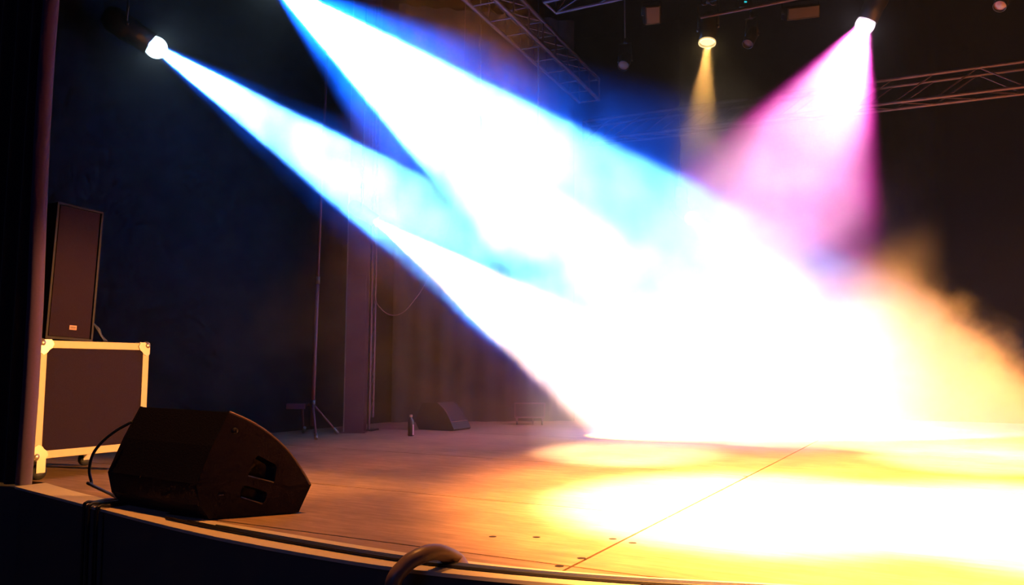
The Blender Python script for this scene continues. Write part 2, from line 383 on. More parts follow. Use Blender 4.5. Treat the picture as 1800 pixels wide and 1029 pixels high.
for x in (CX1 - .09, CX1 - CD + .09):
    for y in (CY0 + .09, CY1 - .09):
        mb = MB(); mb.box((x - .045, y - .05, CZ0 - .012), (x + .045, y + .05, CZ0 - .004), bev=.002)
        for s in (-1, 1): mb.box((x + s * .024 - .003, y - .03, .045), (x + s * .024 + .003, y + .03, CZ0 - .012))
        cs = mb.build('caster', 'steel', fc)
        mb = MB(); mb.lathe([(.012, -.018), (.046, -.018), (.050, -.012), (.050, .012), (.046, .018), (.012, .018)], 18, Matrix.Translation((x, y, .050)) @ Matrix.Rotation(R(90), 4, 'Y'))
        mb.build('wheel', 'rubber', cs)

# ---- loudspeaker standing on the case, tipped slightly back
SP0 = Vector((CX1 - .01, 3.285, CZ1 + .004))
rot = Matrix.Translation(SP0 + Vector((0, .35, 0))) @ Matrix.Rotation(R(-2.2), 4, 'X') @ Matrix.Translation(-(SP0 + Vector((0, .35, 0))))
sp = thing('loudspeaker', 'tall dark loudspeaker with cloth grille standing on the flight case', 'loudspeaker', (SP0.x - .2, SP0.y + .17, SP0.z))
W_, H_, D_ = .335, .905, .38
mb = MB(); mb.box((SP0.x - D_, SP0.y, SP0.z), (SP0.x - .012, SP0.y + W_, SP0.z + H_), rot, .006)
cab = mb.build('cabinet', 'black', sp)
mb = MB(); y0, z0 = SP0.y, SP0.z; fr = .014
q = [(SP0.x - .012, y0, z0), (SP0.x - .012, y0 + W_, z0), (SP0.x - .012, y0 + W_, z0 + H_), (SP0.x - .012, y0, z0 + H_)]
hole = [(SP0.x - .012, y0 + fr, z0 + fr), (SP0.x - .012, y0 + W_ - fr, z0 + fr), (SP0.x - .012, y0 + W_ - fr, z0 + H_ - fr), (SP0.x - .012, y0 + fr, z0 + H_ - fr)]
mb.plate([rot @ Vector(p) for p in q], [[rot @ Vector(p) for p in hole]], (.014, 0, 0)); mb.build('front_frame', 'black', sp)
mb = MB(); mb.box((SP0.x - .010, y0 + fr + .004, z0 + fr + .004), (SP0.x + .004, y0 + W_ - fr - .012, z0 + H_ - fr - .004), rot, .003); gr = mb.build('grille', 'grille', sp)
by, bz = y0 + .155, z0 + .068
mb = MB(); mb.box((SP0.x + .004, by, bz), (SP0.x + .0075, by + .052, bz + .030), rot, .0008); bd = mb.build('badge', 'badge', sp)
mb = MB()
for k in range(5): mb.box((SP0.x + .0075, by + .008 + k * .0075, bz + .010), (SP0.x + .0078, by + .0125 + k * .0075, bz + .022), rot)
mb.box((SP0.x + .0075, by + .006, bz + .004), (SP0.x + .0078, by + .046, bz + .006), rot)
mb.build('badge_print', 'badge_text', bd)
cb = MB()
ca = Vector((SP0.x - .05, y0 + W_ + .012, z0 + .12))
for k in range(3):
    cb.tube(spline([ca + Vector((0, .004 + .01 * k, .03 - .012 * k)), ca + Vector((.02, .035 + .01 * k, -.03)), ca + Vector((.03 - .01 * k, .06 + .012 * k, -.075)), ca + Vector((.02, .095 + .012 * k, -.1145)), ca + Vector((-.1, .13 + .02 * k, -.1145))], 6), .006, 6)
tag(cb.build('speaker_cable', 'rubber', loc=(ca.x, ca.y + .1, CZ1 + .004)), 'loops of thin dark cable hanging beside the tall loudspeaker on the case', 'cable')

# ---- floor monitor wedge in front
WO = Vector((-3.22, 2.905, 0)); WD = Vector((.57, .82, 0)).normalized(); WE = Vector((-.99, .11, 0)).normalized(); WN = Vector((WD.y, -WD.x, 0))
s_ = 1.02
def wp(u, z): return WO + WD * u * s_ + Z * max(z * s_, .002)
WPROF = [(.002, 0), (.375, 0), (.415, .01), (.473, .139), (.431, .212), (.364, .305), (.278, .389), (.181, .456), (.073, .508), (.001, .347), (-.066, .172), (-.044, .069)]
def rounded(loop, r, n=3):
    out = []; m = len(loop)
    for i in range(m):
        a, b, c = [Vector(loop[(i + k) % m]) for k in (-1, 0, 1)]
        p, q = b + (a - b).normalized() * r, b + (c - b).normalized() * r
        for k in range(n + 1):
            t = k / n; out.append(p * (1 - t) ** 2 + b * 2 * t * (1 - t) + q * t * t)
    return out
crv = spline([Vector((u, z, 0)) for u, z in WPROF[3:9]], 4)
prof = [Vector((u, z, 0)) for u, z in WPROF[:3]] + crv + [Vector((u, z, 0)) for u, z in WPROF[9:]]
near = [wp(p.x, p.y) for p in prof]
fm = thing('floor_monitor', 'large black floor monitor wedge with two handle holes at the stage edge', 'floor monitor', WO + WD * .2 + WE * .4)
LEN = .78; T_ = .018
mb = MB(); a_ = [p + WE * T_ for p in near]; b_ = [p + WE * (LEN - T_) for p in near]; m_ = len(near)
gi = [i for i in range(m_ - 1) if 3 <= i < 3 + len(crv) - 1]
mb.add(a_ + b_, [[i, (i + 1) % m_, (i + 1) % m_ + m_, i + m_] for i in range(m_) if i not in gi] + [list(range(m_, 2 * m_))])
mb.build('cabinet', 'black', fm)
mb = MB(); mb.add([p for i in range(3, 3 + len(crv)) for p in (near[i] + WE * T_, near[i] + WE * (LEN - T_))], [[2 * i, 2 * i + 1, 2 * i + 3, 2 * i + 2] for i in range(len(crv) - 1)], True)
mb.build('curved_grille', 'grille', fm)
mb = MB(); mb.tube([p + WN * .001 + WE * .006 for p in near[3:3 + len(crv)]], .0065, 8); mb.build('rim_highlight', 'rim_shine', fm)  # gloss highlight on the wedge's curved rim, put in as a pale tube
h1 = rounded([(.208, .298, 0), (.305, .241, 0), (.296, .158, 0), (.163, .202, 0)], .016); h2 = rounded([(.150, .158, 0), (.266, .113, 0), (.247, .058, 0), (.130, .101, 0)], .020)
H1, H2 = [wp(p.x, p.y) for p in h1], [wp(p.x, p.y) for p in h2]
big = [p + (p - wp(.2, .25)).normalized() * .004 for p in near]; big = [Vector((p.x, p.y, max(p.z, .001))) for p in big]
mb = MB(); mb.plate(big, [H1, H2], WE * T_); mb.build('side_panel', 'black', fm)
mb = MB(); mb.plate([p + WE * (LEN - T_) for p in big], [], WE * T_); mb.build('side_panel', 'black', fm)
for H in (H1, H2):
    c = sum(H, Vector()) / len(H); n_ = len(H); mb = MB()
    o1 = [c + (p - c) * 1.06 + WE * .012 for p in H]; o2 = [c + (p - c) * .9 + WE * .07 for p in H]
    mb.add(o1 + o2, [[i, (i + 1) % n_, (i + 1) % n_ + n_, i + n_] for i in range(n_)] + [list(range(n_, 2 * n_))]); mb.build('handle_cup', 'rubber', fm)
    # the lower lip of the hole
    lo = sorted(range(n_), key=lambda i: H[i].z)
mb = None
for (q1, q2) in (((.168, .199), (.290, .161)), ((.138, .099), (.240, .061))):
    p1, p2 = wp(*q1), wp(*q2); mb = MB(); mb.tube([p1 - WE * .001, p2 - WE * .001], .0035, 6); mb.build('lip_highlight', 'steel', fm)  # highlight on the lower lip of each hole, made as a pale rod
kp = wp(.098, .417); mb = MB(); mb.lathe([(.016, 0), (.016, .006), (.011, .011), (.004, .011), (.0001, .006)], 14, Matrix.Translation(kp) @ WN.to_track_quat('Z', 'Y').to_matrix().to_4x4()); mb.build('bolt', 'blackmetal', fm)
kp = wp(.045, .115); mb = MB(); mb.box((-.012, -.003, 0), (.012, .003, .004), Matrix.Translation(kp) @ WN.to_track_quat('Z', 'Y').to_matrix().to_4x4()); mb.build('catch', 'steel', fm)
# its cable
pw = WO + WE * LEN
cpts = [pt(232, 742, 4.45), pt(205, 757, 4.44), pt(180, 777, 4.43), pt(163, 800, 4.42), pt(157, 828, 4.42), pt(161, 850, 4.40)]
g = fl(176, 884); cpts += [Vector((cpts[-1].x + .02, cpts[-1].y - .03, .12)), Vector((g.x, g.y + .1, .012)), Vector((g.x, g.y + .03, .01))]
lipz = [Vector((g.x + .01, lip_y(g.x, lip) + .05, .009)), Vector((g.x + .01, lip_y(g.x, lip) - .004, .012)), Vector((g.x + .012, lip_y(g.x, lip) - .014, -.05)), Vector((g.x + .02, lip_y(g.x, lip) - .012, -.5))]
mb = MB(); mb.tube(spline(cpts + lipz, 6), .008, 8)
tag(mb.build('monitor_cable', 'rubber', loc=(g.x, g.y, 0)), 'black cable arching from the floor monitor down over the stage edge', 'cable')
for k, dx in enumerate((-.05, .05)):
    x = -4.0 + dx; mb = MB()
    mb.tube(spline([Vector((x + .25 * (1 if k else -.3), lip_y(x) + .35, .009)), Vector((x + .05, lip_y(x) + .1, .010)), Vector((x, lip_y(x, lip) + .06, .010)), Vector((x - .01, lip_y(x, lip) - .004, .011)), Vector((x - .012, lip_y(x, lip) - .016, -.05)), Vector((x, lip_y(x, lip) - .014, -.5))], 6), .009, 8)
    tag(mb.build('edge_cable', 'rubber', loc=(x, lip_y(x), 0)), ('black cable dropping over the stage edge left of the monitor cable', 'black cable dropping over the stage edge right of the monitor cable')[k], 'cable')

# ---- cables along the stage edge
for k, (x0, f0_, f1_, amp, lab) in enumerate((
    (-3.42, .40, .38, .006, 'outermost black cable lying along the pale stage edge'),
    (-3.25, .48, .47, .006, 'middle black cable lying along the pale stage edge'),
    (-3.05, .56, .55, .006, 'innermost black cable lying along the pale stage edge'))):
    pts = []
    for i in range(0, 60):
        x = x0 + i * .115
        if x > 3.4: break
        t = min(1, i / 26); fr_ = f0_ + (f1_ - f0_) * t + amp * 3 * math.sin(x * 2.3 + 1.9) * .6
        a, b = lip_y(x, lip), lip_y(x, inn); pts.append((x, a + (b - a) * fr_, .0077))
    mb = MB(); mb.tube(spline(pts, 2), .0075, 6); tag(mb.build('stage_cable', 'rubber', loc=pts[0]), lab, 'cable', 'cables along the stage edge')

# ---- pale hose over the edge
hp = [Vector((-1.80, 2.515, -.55)), Vector((-1.80, 2.50, -.25)), pt(690, 1035, 2.93), pt(712, 995, 2.955), pt(740, 977, 2.99), pt(765, 971, 3.05), pt(788, 977, 3.12), pt(806, 988, 3.18), fl(820, 1000) + Vector((0, 0, -.035)), fl(826, 1008) + Vector((0, 0, -.09))]
mb = MB(); mb.tube(spline(hp, 7), .030, 14); h_ = mb.build('hose', 'hose', loc=hp[5]); tag(h_, 'thick pale rubber hose arching over the front stage edge', 'hose')

# ---- steel column and ladder truss at the left wing
ang = YAW
def obox(mb, c, sx, sy, z0, z1, a, bev=0): return mb.box((-sx / 2, -sy / 2, z0), (sx / 2, sy / 2, z1), Matrix.Translation((c[0], c[1], 0)) @ Matrix.Rotation(a, 4, 'Z'), bev)
cc = fl(620, 762) + f0 * .12
col = thing('steel_column', 'broad maroon steel column standing at the left wing', 'column', cc)
mb = MB(); obox(mb, cc - f0 * .1, .225, .012, .012, ZC - .01, ang); mb.build('flange', 'maroon', col)
mb = MB(); obox(mb, cc + f0 * .1, .225, .012, .012, ZC - .01, ang); mb.build('flange', 'maroon', col)
mb = MB(); obox(mb, cc, .012, .188, .012, ZC - .01, ang); mb.build('web', 'maroon', col)
mb = MB(); obox(mb, cc, .27, .25, 0, .012, ang, .002); mb.build('base_plate', 'maroon', col)
mb = MB(); obox(mb, cc - f0 * .113 - r0 * .105, .012, .012, .012, ZC - .01, ang); mb.build('edge_strip', 'steel', col)

t1, t2 = fl(648, 758), fl(664, 755); td = (t2 - t1); td.z = 0; td.normalize(); tn = Vector((-td.y, td.x, 0)); tw = .115
t3 = t1 + td * tw * .5 + tn * .11; t2 = t1 + td * tw
tr = thing('ladder_truss', 'slim triangular truss tower beside the maroon steel column', 'truss', (t1 + t2 + t3) / 3)
TZ = ZC - .02
unit = {}
def rod(parent, a, b, r, m, name, n=6):
    """a straight tube; equal tubes share one mesh"""
    a, b = Vector(a), Vector(b); L = (b - a).length; key = (round(L, 3), r, m)
    mx = Matrix.Translation(a) @ (b - a).to_track_quat('Z', 'Y').to_matrix().to_4x4()
    if key not in unit:
        mb = MB(); mb.tube([(0, 0, 0), (0, 0, L)], r, n); o = mb.build(name, m, recalc=False); unit[key] = o.data
        bpy.data.objects.remove(o)
    o = bpy.data.objects.new(name, unit[key]); COL.objects.link(o); o.parent = parent
    o.matrix_parent_inverse = parent.matrix_world.inverted(); o.matrix_world = mx
    o.location = parent.matrix_world.inverted() @ mx.translation; o.matrix_parent_inverse = Matrix(); o.rotation_euler = mx.to_euler()
    return o
for k, p in enumerate((t1, t2, t3)): rod(tr, p + Z * (.02 if k != 1 else .15), p + Z * TZ, .016, 'maroon', 'chord', 8)
mb = MB(); obox(mb, (t1 + t2 + t3) / 3, .2, .2, 0, .02, rotz_to(td), .003); mb.build('base_plate', 'blackmetal', tr)
z = .2
while z < TZ - .3:
    rod(tr, t1 + Z * z, t2 + Z * (z + .14), .006, 'maroon', 'brace'); rod(tr, t2 + Z * (z + .14), t1 + Z * (z + .28), .006, 'maroon', 'brace')
    rod(tr, t1 + Z * z, t3 + Z * (z + .14), .006, 'maroon', 'brace'); rod(tr, t3 + Z * (z + .14), t2 + Z * (z + .28), .006, 'maroon', 'brace'); z += .28

# ---- lighting stand left of the column
b_ = fl(548, 766); b_.z = 0
st = thing('lighting_stand', 'tall dark tripod stand left of the maroon steel column', 'stand', b_)
mb = MB(); mb.tube([b_ + Z * .10, b_ + Z * 1.7 + r0 * .02], .021, 10); mb.build('pole', 'maroon', st)
mb = MB(); mb.tube([b_ + Z * 1.66 + r0 * .02, b_ + Z * 4.3 + r0 * .055], .015, 10); mb.build('inner_pole', 'maroon', st)
mb = MB(); mb.tube([b_ + Z * 1.64 + r0 * .02, b_ + Z * 1.72 + r0 * .021], .028, 10); mb.build('collar', 'blackmetal', st)
mb = MB(); mb.tube([b_ + Z * .30, b_ + Z * .38], .032, 10); mb.build('hub', 'blackmetal', st)
foot = [fl(594, 764), fl(533, 762), fl(556, 774)]
for k, p in enumerate(foot):
    p = Vector((p.x, p.y, .012)); top = b_ + Z * .34
    if k == 1: kn = pt(518, 722, (p - EYEP).dot(FW)); mb = MB(); mb.tube([top, Vector((p.x, p.y, .30)) - r0 * .02, p], .014, 8)
    else: mb = MB(); mb.tube([top, p], .013, 8)
    lg = mb.build('leg', 'maroon', st)
    mb = MB(); mb.tube([p + (top - p).normalized() * -.001, p + (top - p).normalized() * .08], .018, 8); mb.build('foot_sleeve', 'steel', lg)
mb = MB(); q = b_ + Z * .31 - r0 * .17; mb.box((-.11, -.02, -.03), (.09, .02, .03), Matrix.Translation(q) @ Matrix.Rotation(ang, 4, 'Z'), .006); mb.build('winch_box', 'maroon', st)

# ---- bottle
bp = fl(722, 767); bt = thing('bottle', 'dark bottle with pale cap and label standing alone on the stage', 'bottle', bp)
T = Matrix.Translation(bp)
mb = MB(); mb.lathe([(.0001, 0), (.029, 0), (.033, .006), (.033, .150), (.031, .168), (.020, .186), (.014, .194), (.013, .206), (.0001, .206)], 20, T); mb.build('body', 'bottle', bt)
mb = MB(); mb.lathe([(.0155, .204), (.0165, .206), (.0165, .224), (.014, .228), (.0001, .228)], 16, T); mb.build('cap', 'cap', bt)
mb = MB(); vs = []
A0 = rotz_to(r0) - R(52); A1 = rotz_to(r0) + R(6)
for k in range(9):
    a = A0 + (A1 - A0) * k / 8; vs += [bp + Vector((.0338 * math.cos(a), .0338 * math.sin(a), .012)), bp + Vector((.0338 * math.cos(a), .0338 * math.sin(a), .125))]
mb.add(vs, [[2 * k, 2 * k + 2, 2 * k + 3, 2 * k + 1] for k in range(8)], True); mb.build('label', 'label', bt)

# ---- rear floor monitor (faces across the stage)
rm = thing('floor_monitor', 'black floor monitor wedge beyond the bottle with a curved grille facing the light', 'floor monitor', (-5.4, 8.35, 0))
pr2 = [(-5.66, 0), (-5.19, 0), (-5.17, .02), (-5.215, .105), (-5.255, .175), (-5.32, .255), (-5.41, .325), (-5.62, .31), (-5.72, .10)]
Y0, Y1 = 8.20, 8.58
c2 = spline([Vector((x, z, 0)) for x, z in pr2[3:7]], 4); full = [Vector((x, z, 0)) for x, z in pr2[:3]] + c2 + [Vector((x, z, 0)) for x, z in pr2[7:]]
a_ = [Vector((p.x, Y0 + .014, p.y + .001)) for p in full]; b_2 = [Vector((p.x, Y1 - .014, p.y + .001)) for p in full]; m_ = len(full)
gi = [i for i in range(m_) if 3 <= i < 3 + len(c2) - 1]
mb = MB(); mb.add(a_ + b_2, [[i, (i + 1) % m_, (i + 1) % m_ + m_, i + m_] for i in range(m_) if i not in gi]); mb.build('cabinet', 'black', rm)
mb = MB(); mb.add([p for i in range(3, 3 + len(c2)) for p in (a_[i] - Vector((.004, 0, .004)), b_2[i] - Vector((.004, 0, .004)))], [[2 * i, 2 * i + 1, 2 * i + 3, 2 * i + 2] for i in range(len(c2) - 1)], True); mb.build('curved_grille', 'grille', rm)
for y in (Y0, Y1 - .014): mb = MB(); mb.plate([Vector((p.x, y, p.y + .001)) for p in full], [], (0, .014, 0)); mb.build('side_panel', 'black', rm)
mb = MB(); mb.tube([a_[3], b_2[3]], .005, 6); mb.build('grille_trim', 'maroon', rm)
mb = MB(); mb.tube([a_[i] for i in range(3, 3 + len(c2))], .005, 6); mb.build('grille_trim', 'maroon', rm)

# ---- small framed panel on wheels
kc = fl(931, 747); kd = r0
wt = thing('wheeled_panel', 'small framed panel on short wheeled legs before the backdrop curtain', 'panel stand', kc)
Mx = Matrix.Translation(kc) @ Matrix.Rotation(ang, 4, 'Z')
mb = MB(); mb.box((-.185, -.04, .10), (.185, .04, .275), Mx, .003); mb.build('panel', 'case', wt)
for a, b in (((-.198, -.05, .088), (.198, .05, .108)), ((-.198, -.05, .268), (.198, .05, .283)), ((-.198, -.05, .088), (-.183, .05, .283)), ((.183, -.05, .088), (.198, .05, .283))):
    mb = MB(); mb.box(a, b, Mx, .002); mb.build('frame_bar', 'maroon', wt)
mb = MB(); mb.box((.03, -.015, .0), (.052, .015, .088), Mx, .002); mb.build('post', 'maroon', wt)
for x in (-.165, .165):
    for y in (-.035, .035):
        mb = MB(); mb.box((x - .012, y - .008, .04), (x + .012, y + .008, .09), Mx); cs = mb.build('caster', 'maroon', wt)
        mb = MB(); mb.lathe([(.004, -.010), (.024, -.010), (.026, 0), (.024, .010), (.004, .010)], 12, Mx @ Matrix.Translation((x, y, .026)) @ Matrix.Rotation(R(90), 4, 'Y')); mb.build('wheel', 'rubber', cs)

# ---- slack cable from the truss tower
dd = (t2 - EYEP).dot(FW) - .02
cp = [t2 + Z * 1.72 - f0 * .018, pt(660, 527, dd), pt(670, 543, dd + .02), pt(683, 553, dd + .03), pt(697, 554, dd + .04), pt(712, 547, dd + .06), pt(728, 528, dd + .1), pt(745, 503, dd + .15), pt(775, 440, dd + .25), pt(800, 340, dd + .35), pt(812, 200, dd + .4), pt(818, 20, dd + .4)]
cp.append(Vector((cp[-1].x, cp[-1].y, ZC)))
mb = MB(); mb.tube(spline(cp, 6), .005, 6); tag(mb.build('hanging_cable', 'hung_cable', loc=cp[4]), 'thin slack cable hanging in a loop from the truss tower', 'cable')

# ---- trusses overhead
def truss(name, label, A, B, side, up, bay, m, r, pattern, group=None):
    A, B, side, up = Vector(A), Vector(B), Vector(side), Vector(up)
    t = thing(name, label, 'truss', A, group); d = (B - A); L = d.length; d.normalize()
    cor = [Vector(), side, side + up, up]            # lower-left, lower-right, upper-right, upper-left
    for c in cor: rod(t, A + c, B + c, r, m, 'chord', 8)
    n = int(L / bay); br = r * .42
    for i in range(n + 1):
        p = A + d * (i * bay)
        if pattern == 'ladder':
            rod(t, p, p + side, br, m, 'brace'); rod(t, p + up, p + up + side, br, m, 'brace')
            rod(t, p, p + up, br, m, 'brace'); rod(t, p + side, p + side + up, br, m, 'brace')
        if i < n:
            q = A + d * ((i + 1) * bay)
            if pattern == 'ladder': rod(t, p + up, q + up + side, br, m, 'brace')
            else:
                fwd = pattern == 'mirror' and i < n * .46
                for c in (Vector(), side):
                    if pattern == 'warren':
                        mid = (p + q) / 2; rod(t, p + c, mid + up + c, br, m, 'brace'); rod(t, mid + up + c, q + c, br, m, 'brace')
                    elif fwd: rod(t, p + c, q + up + c, br, m, 'brace')
                    else: rod(t, p + up + c, q + c, br, m, 'brace')
                rod(t, p, q + side, br, m, 'brace')
    for p in (A, B):
        for i in range(4): rod(t, p + cor[i], p + cor[(i + 1) % 4], r * .7, m, 'end_bar')
    for s in (.18, .82):                               # hanging steel to the ceiling
        p = A + d * L * s + up + side * .5; rod(t, p, Vector((p.x, p.y, ZC)), .004, 'blackmetal', 'hanger', 5)
    return t
eB, eA = pt(1053, 183, 11.0), pt(1018, 180, 11.0)
td_ = (Vector((-math.sin(R(23.8 - 28.3 + 28.3) + 0), 0, 0)))
vp = ray(1542, 647); vp.z = 0; vp.normalize()
sd = (eB - eA); sd.z = 0; sd = (sd - vp * sd.dot(vp)).normalized() * .275
eB = eA + sd
truss('lighting_truss', 'box truss running from the top edge back towards the rear truss', eA - vp * 6.4, eA, sd, Z * .275, .40, 'truss', .023, 'ladder')
bkz = 3.72
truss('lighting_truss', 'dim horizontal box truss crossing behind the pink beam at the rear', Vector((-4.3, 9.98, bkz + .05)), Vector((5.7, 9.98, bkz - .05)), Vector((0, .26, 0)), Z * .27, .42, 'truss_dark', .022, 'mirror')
fa = pt(977, 22, 8.1); 
truss('lighting_truss', 'box truss at the top edge carrying the row of spotlights', fa, fa + Vector((6.6, 0, 0)), Vector((.0, -.27, 0)), Z * .27, .46, 'truss', .022, 'warren')
BY = fa.y - .13; BZ = fa.z
# lighting bar slung under it
bt_ = pt(1232, 30.5, 7.35); bt2 = pt(1400, -3, 6.9); bt2 = Vector((bt2.x + 2.0, bt_.y, bt_.z))
lb = thing('lighting_bar', 'thin lighting bar slung under the spotlight truss', 'bar', bt_)
rod(lb, bt_, bt2, .016, 'truss', 'tube', 8)
for s in (.06, .5, .94):
    p = bt_ + (bt2 - bt_) * s; rod(lb, p, Vector((p.x, p.y, fa.z)) , .005, 'blackmetal', 'hanger', 5)

# ---- lamps
def lamp(name, label, pos, aim, r, ln, lens, top, body='blackmetal', rim=None, cat='spotlight', group=None, bulge=.05, hook=True):
    """a can with lens, yoke and a drop up to height top; pos is the lens centre"""
    pos = Vector(pos); d = Vector(aim).normalized(); mx = Matrix.Translation(pos) @ d.to_track_quat('Z', 'Y').to_matrix().to_4x4()
    t = thing(name, label, cat, pos, group)
    mb = MB(); mb.lathe([(r * 1.18, .012), (r * 1.12, .012), (r * 1.08, -.01), (r * 1.08, -ln * .95), (.0001, -ln * .95)], 24, mx); mb.lathe([(r * 1.18, .012), (r * 1.18, -ln * .35), (r * 1.30, -ln * .45), (r * 1.30, -ln * .9), (r * .9, -ln * 1.06), (.0001, -ln * 1.08)], 24, mx)
    mb.build('housing', body, t)
    mb = MB(); mb.lathe(([(.0001, r * bulge), (r * .6, r * bulge * .7), (r * 1.06, -.004)] if bulge < .5 else [(max(.0001, r * 1.12 * math.sin(R(k))), r * .66 + r * 1.12 * math.cos(R(k))) for k in range(0, 127, 9)]), 28, mx); mb.build('lens', lens, t)
    if rim: mb = MB(); mb.lathe([(r * 1.20, .0), (r * 1.22, .016), (r * 1.10, .018), (r * 1.09, .0)], 28, mx); mb.build('rim', rim, t)
    # yoke: two arms from the trunnions up to a crossbar
    c = pos - d * ln * .55; x = d.cross(Z)
    x = x.normalized() if x.length > .1 else Vector((1, 0, 0)); yr = r * 1.42; h = r * 1.3 + ln * .62
    arm = [c + x * yr, c + x * yr + Z * h * .5, c + x * yr + Z * h, c - x * yr + Z * h, c - x * yr + Z * h * .5, c - x * yr]
    mb = MB(); mb.tube(arm, .010, 6); mb.tube([c + x * r * 1.25, c + x * (yr + .015)], .016, 8); mb.tube([c - x * r * 1.25, c - x * (yr + .015)], .016, 8); mb.build('yoke', body, t)
    if hook and top > c.z + h:
        mb = MB(); mb.tube([c + Z * h, Vector((c.x, c.y, top))], .010, 8); mb.tube([c + Z * (h - .01), c + Z * (h + .05)], .020, 8); mb.build('hanger', body, t)
    return t
LB = lens_mat('lens_blue', (.6, .85, 1), 1.8); LP = lens_mat('lens_pink', (1, .8, .95), 1.6); LWH = lens_mat('lens_white', (1, .97, .9), 1.6); LWM = lens_mat('lens_warm', (1, .66, .26), 3.2)
LD = mat('lens_unlit', (.30, .13, .09), .25, noise=(.2, .08, .06), scale=30)
lamp('spotlight', 'glaring blue-white spotlight at the far left, with a blue beam', L1[0] + L1[1] * .055, L1[1], .088, .40, LB, ZC, bulge=.9)
lamp('spotlight', 'spotlight above the top edge throwing the wide blue beam', L2[0] + L2[1] * .03, L2[1], .095, .40, LB, ZC, bulge=.9)
lamp('spotlight', 'glaring spotlight throwing the magenta beam down from the right', PK[0] + PK[1] * .03, PK[1], .088, .40, LP, ZC, bulge=.6)
lamp('spotlight', 'white spotlight glaring inside the blue beam below the truss', P860 - P860_D * .03, P860_D, .078, .32, LWH, ZC, bulge=.6)
lamp('spotlight', 'white spotlight almost lost in the bright smoke near the rear', P1210 - P1210_D * .03, P1210_D, .078, .32, LWH, ZC, bulge=.6)
lamp('spotlight', 'added side spotlight that warms the edge of the lower blue beam', LW[0] + LW[1] * .03, LW[1], .06, .30, LWM, ZC)
lamp('par_can', 'small par can glowing warm yellow under the spotlight truss', PAR - PARD * .02, PARD, .064, .26, LWM, fa.z, rim=lens_mat('rim_glow', (1, .7, .3), 1.2), cat='par can')
lamp('par_can', 'unlit par can right of the glowing par can', pt(1315, 76, 7.6), Vector((-.2, -.6, -.8)), .042, .2, LD, fa.z, rim='blackmetal', cat='par can')
lamp('par_can', 'unlit par can hanging just right of the box truss end', pt(1096, 115, 9.2), Vector((.1, -.7, -.7)), .052, .22, LD, ZC, rim='blackmetal', cat='par can')
lamp('par_can', 'unlit par can in the top right corner', pt(1758, 10, 8.6), Vector((-.3, -.6, -.7)), .055, .22, LD, ZC, rim='blackmetal', cat='par can')
# flood lights: black boxes with a pale front card
def flood(label, c, wd, ht, tilt, roll, top):
    mx = Matrix.Translation(c) @ Matrix(((RT.x, UP.x, -FW.x, 0), (RT.y, UP.y, -FW.y, 0), (RT.z, UP.z, -FW.z, 0), (0, 0, 0, 1))) @ Matrix.Rotation(R(roll), 4, 'Z') @ Matrix.Rotation(R(tilt), 4, 'X')
    t = thing('flood_light', label, 'flood light', c)
    mb = MB(); mb.box((-wd / 2 - .012, -ht / 2 - .012, -.16), (wd / 2 + .012, ht / 2 + .012, -.002), mx, .006); mb.build('housing', 'blackmetal', t)
    mb = MB(); mb.box((-wd / 2, -ht / 2, -.002), (wd / 2, ht / 2, .004), mx, .001); mb.build('front_card', 'panel', t)
    p = mx @ Vector((0, ht / 2, -.08)); mb = MB()
    a, b = mx @ Vector((-wd / 2 - .03, 0, -.08)), mx @ Vector((wd / 2 + .03, 0, -.08)); u_ = Z * (ht / 2 + .06)
    mb.tube([a + (b - a).normalized() * .018, a, a + u_, b + u_, b, b - (b - a).normalized() * .018], .008, 6); mb.build('yoke', 'blackmetal', t)
    q = (a + b) / 2 + u_; mb = MB(); mb.tube([q, Vector((q.x, q.y, max(top, q.z + .05)))], .009, 6); mb.build('hanger', 'blackmetal', t)
flood('flood light with a pale square front left of the glowing par can', pt(1148, 27, 7.5), .115, .135, 22, 5, fa.z)
flood('flood light with a long pale front beside the pink spotlight', pt(1413, 22, 7.2), .265, .085, 22, 6.5, fa.z)
flood('small flat box lamp faintly seen in the wide blue beam', pt(945, 243, 9.0), .13, .07, 22, -15, ZC)
# clamps and the little control box with its teal light
for px, lab in ((1238, 'hook clamp on the spotlight truss left of its pair'), (1253, 'hook clamp on the spotlight truss right of its pair')):
    c = pt(px, 2, 7.5); mb = MB()
    mb.tube([c + RT * .03 * math.cos(a) + Z * .035 * math.sin(a) for a in [R(k) for k in range(60, 361, 25)]], .009, 7); mb.tube([c + Z * .03, Vector((c.x, c.y, fa.z))], .008, 6)
    tag(mb.build('hook_clamp', 'truss', loc=c), lab, 'clamp')
c = pt(1308, 9, 7.4); cbx = thing('control_box', 'small black control box with one teal light under the truss', 'control box', c)
mb = MB(); mb.box((-.05, -.04, -.035), (.05, .04, .05), Matrix.Translation(c) @ Matrix.Rotation(ang, 4, 'Z'), .005); mb.build('case_shell', 'blackmetal', cbx)
mb = MB(); mb.box((-.010, -.046, .004), (.012, -.040, .018), Matrix.Translation(c) @ Matrix.Rotation(ang, 4, 'Z'), .002); mb.build('indicator', 'led', cbx)
rod(cbx, c + Z * .05, Vector((c.x, c.y, fa.z + .02)), .007, 'blackmetal', 'hanger', 5)
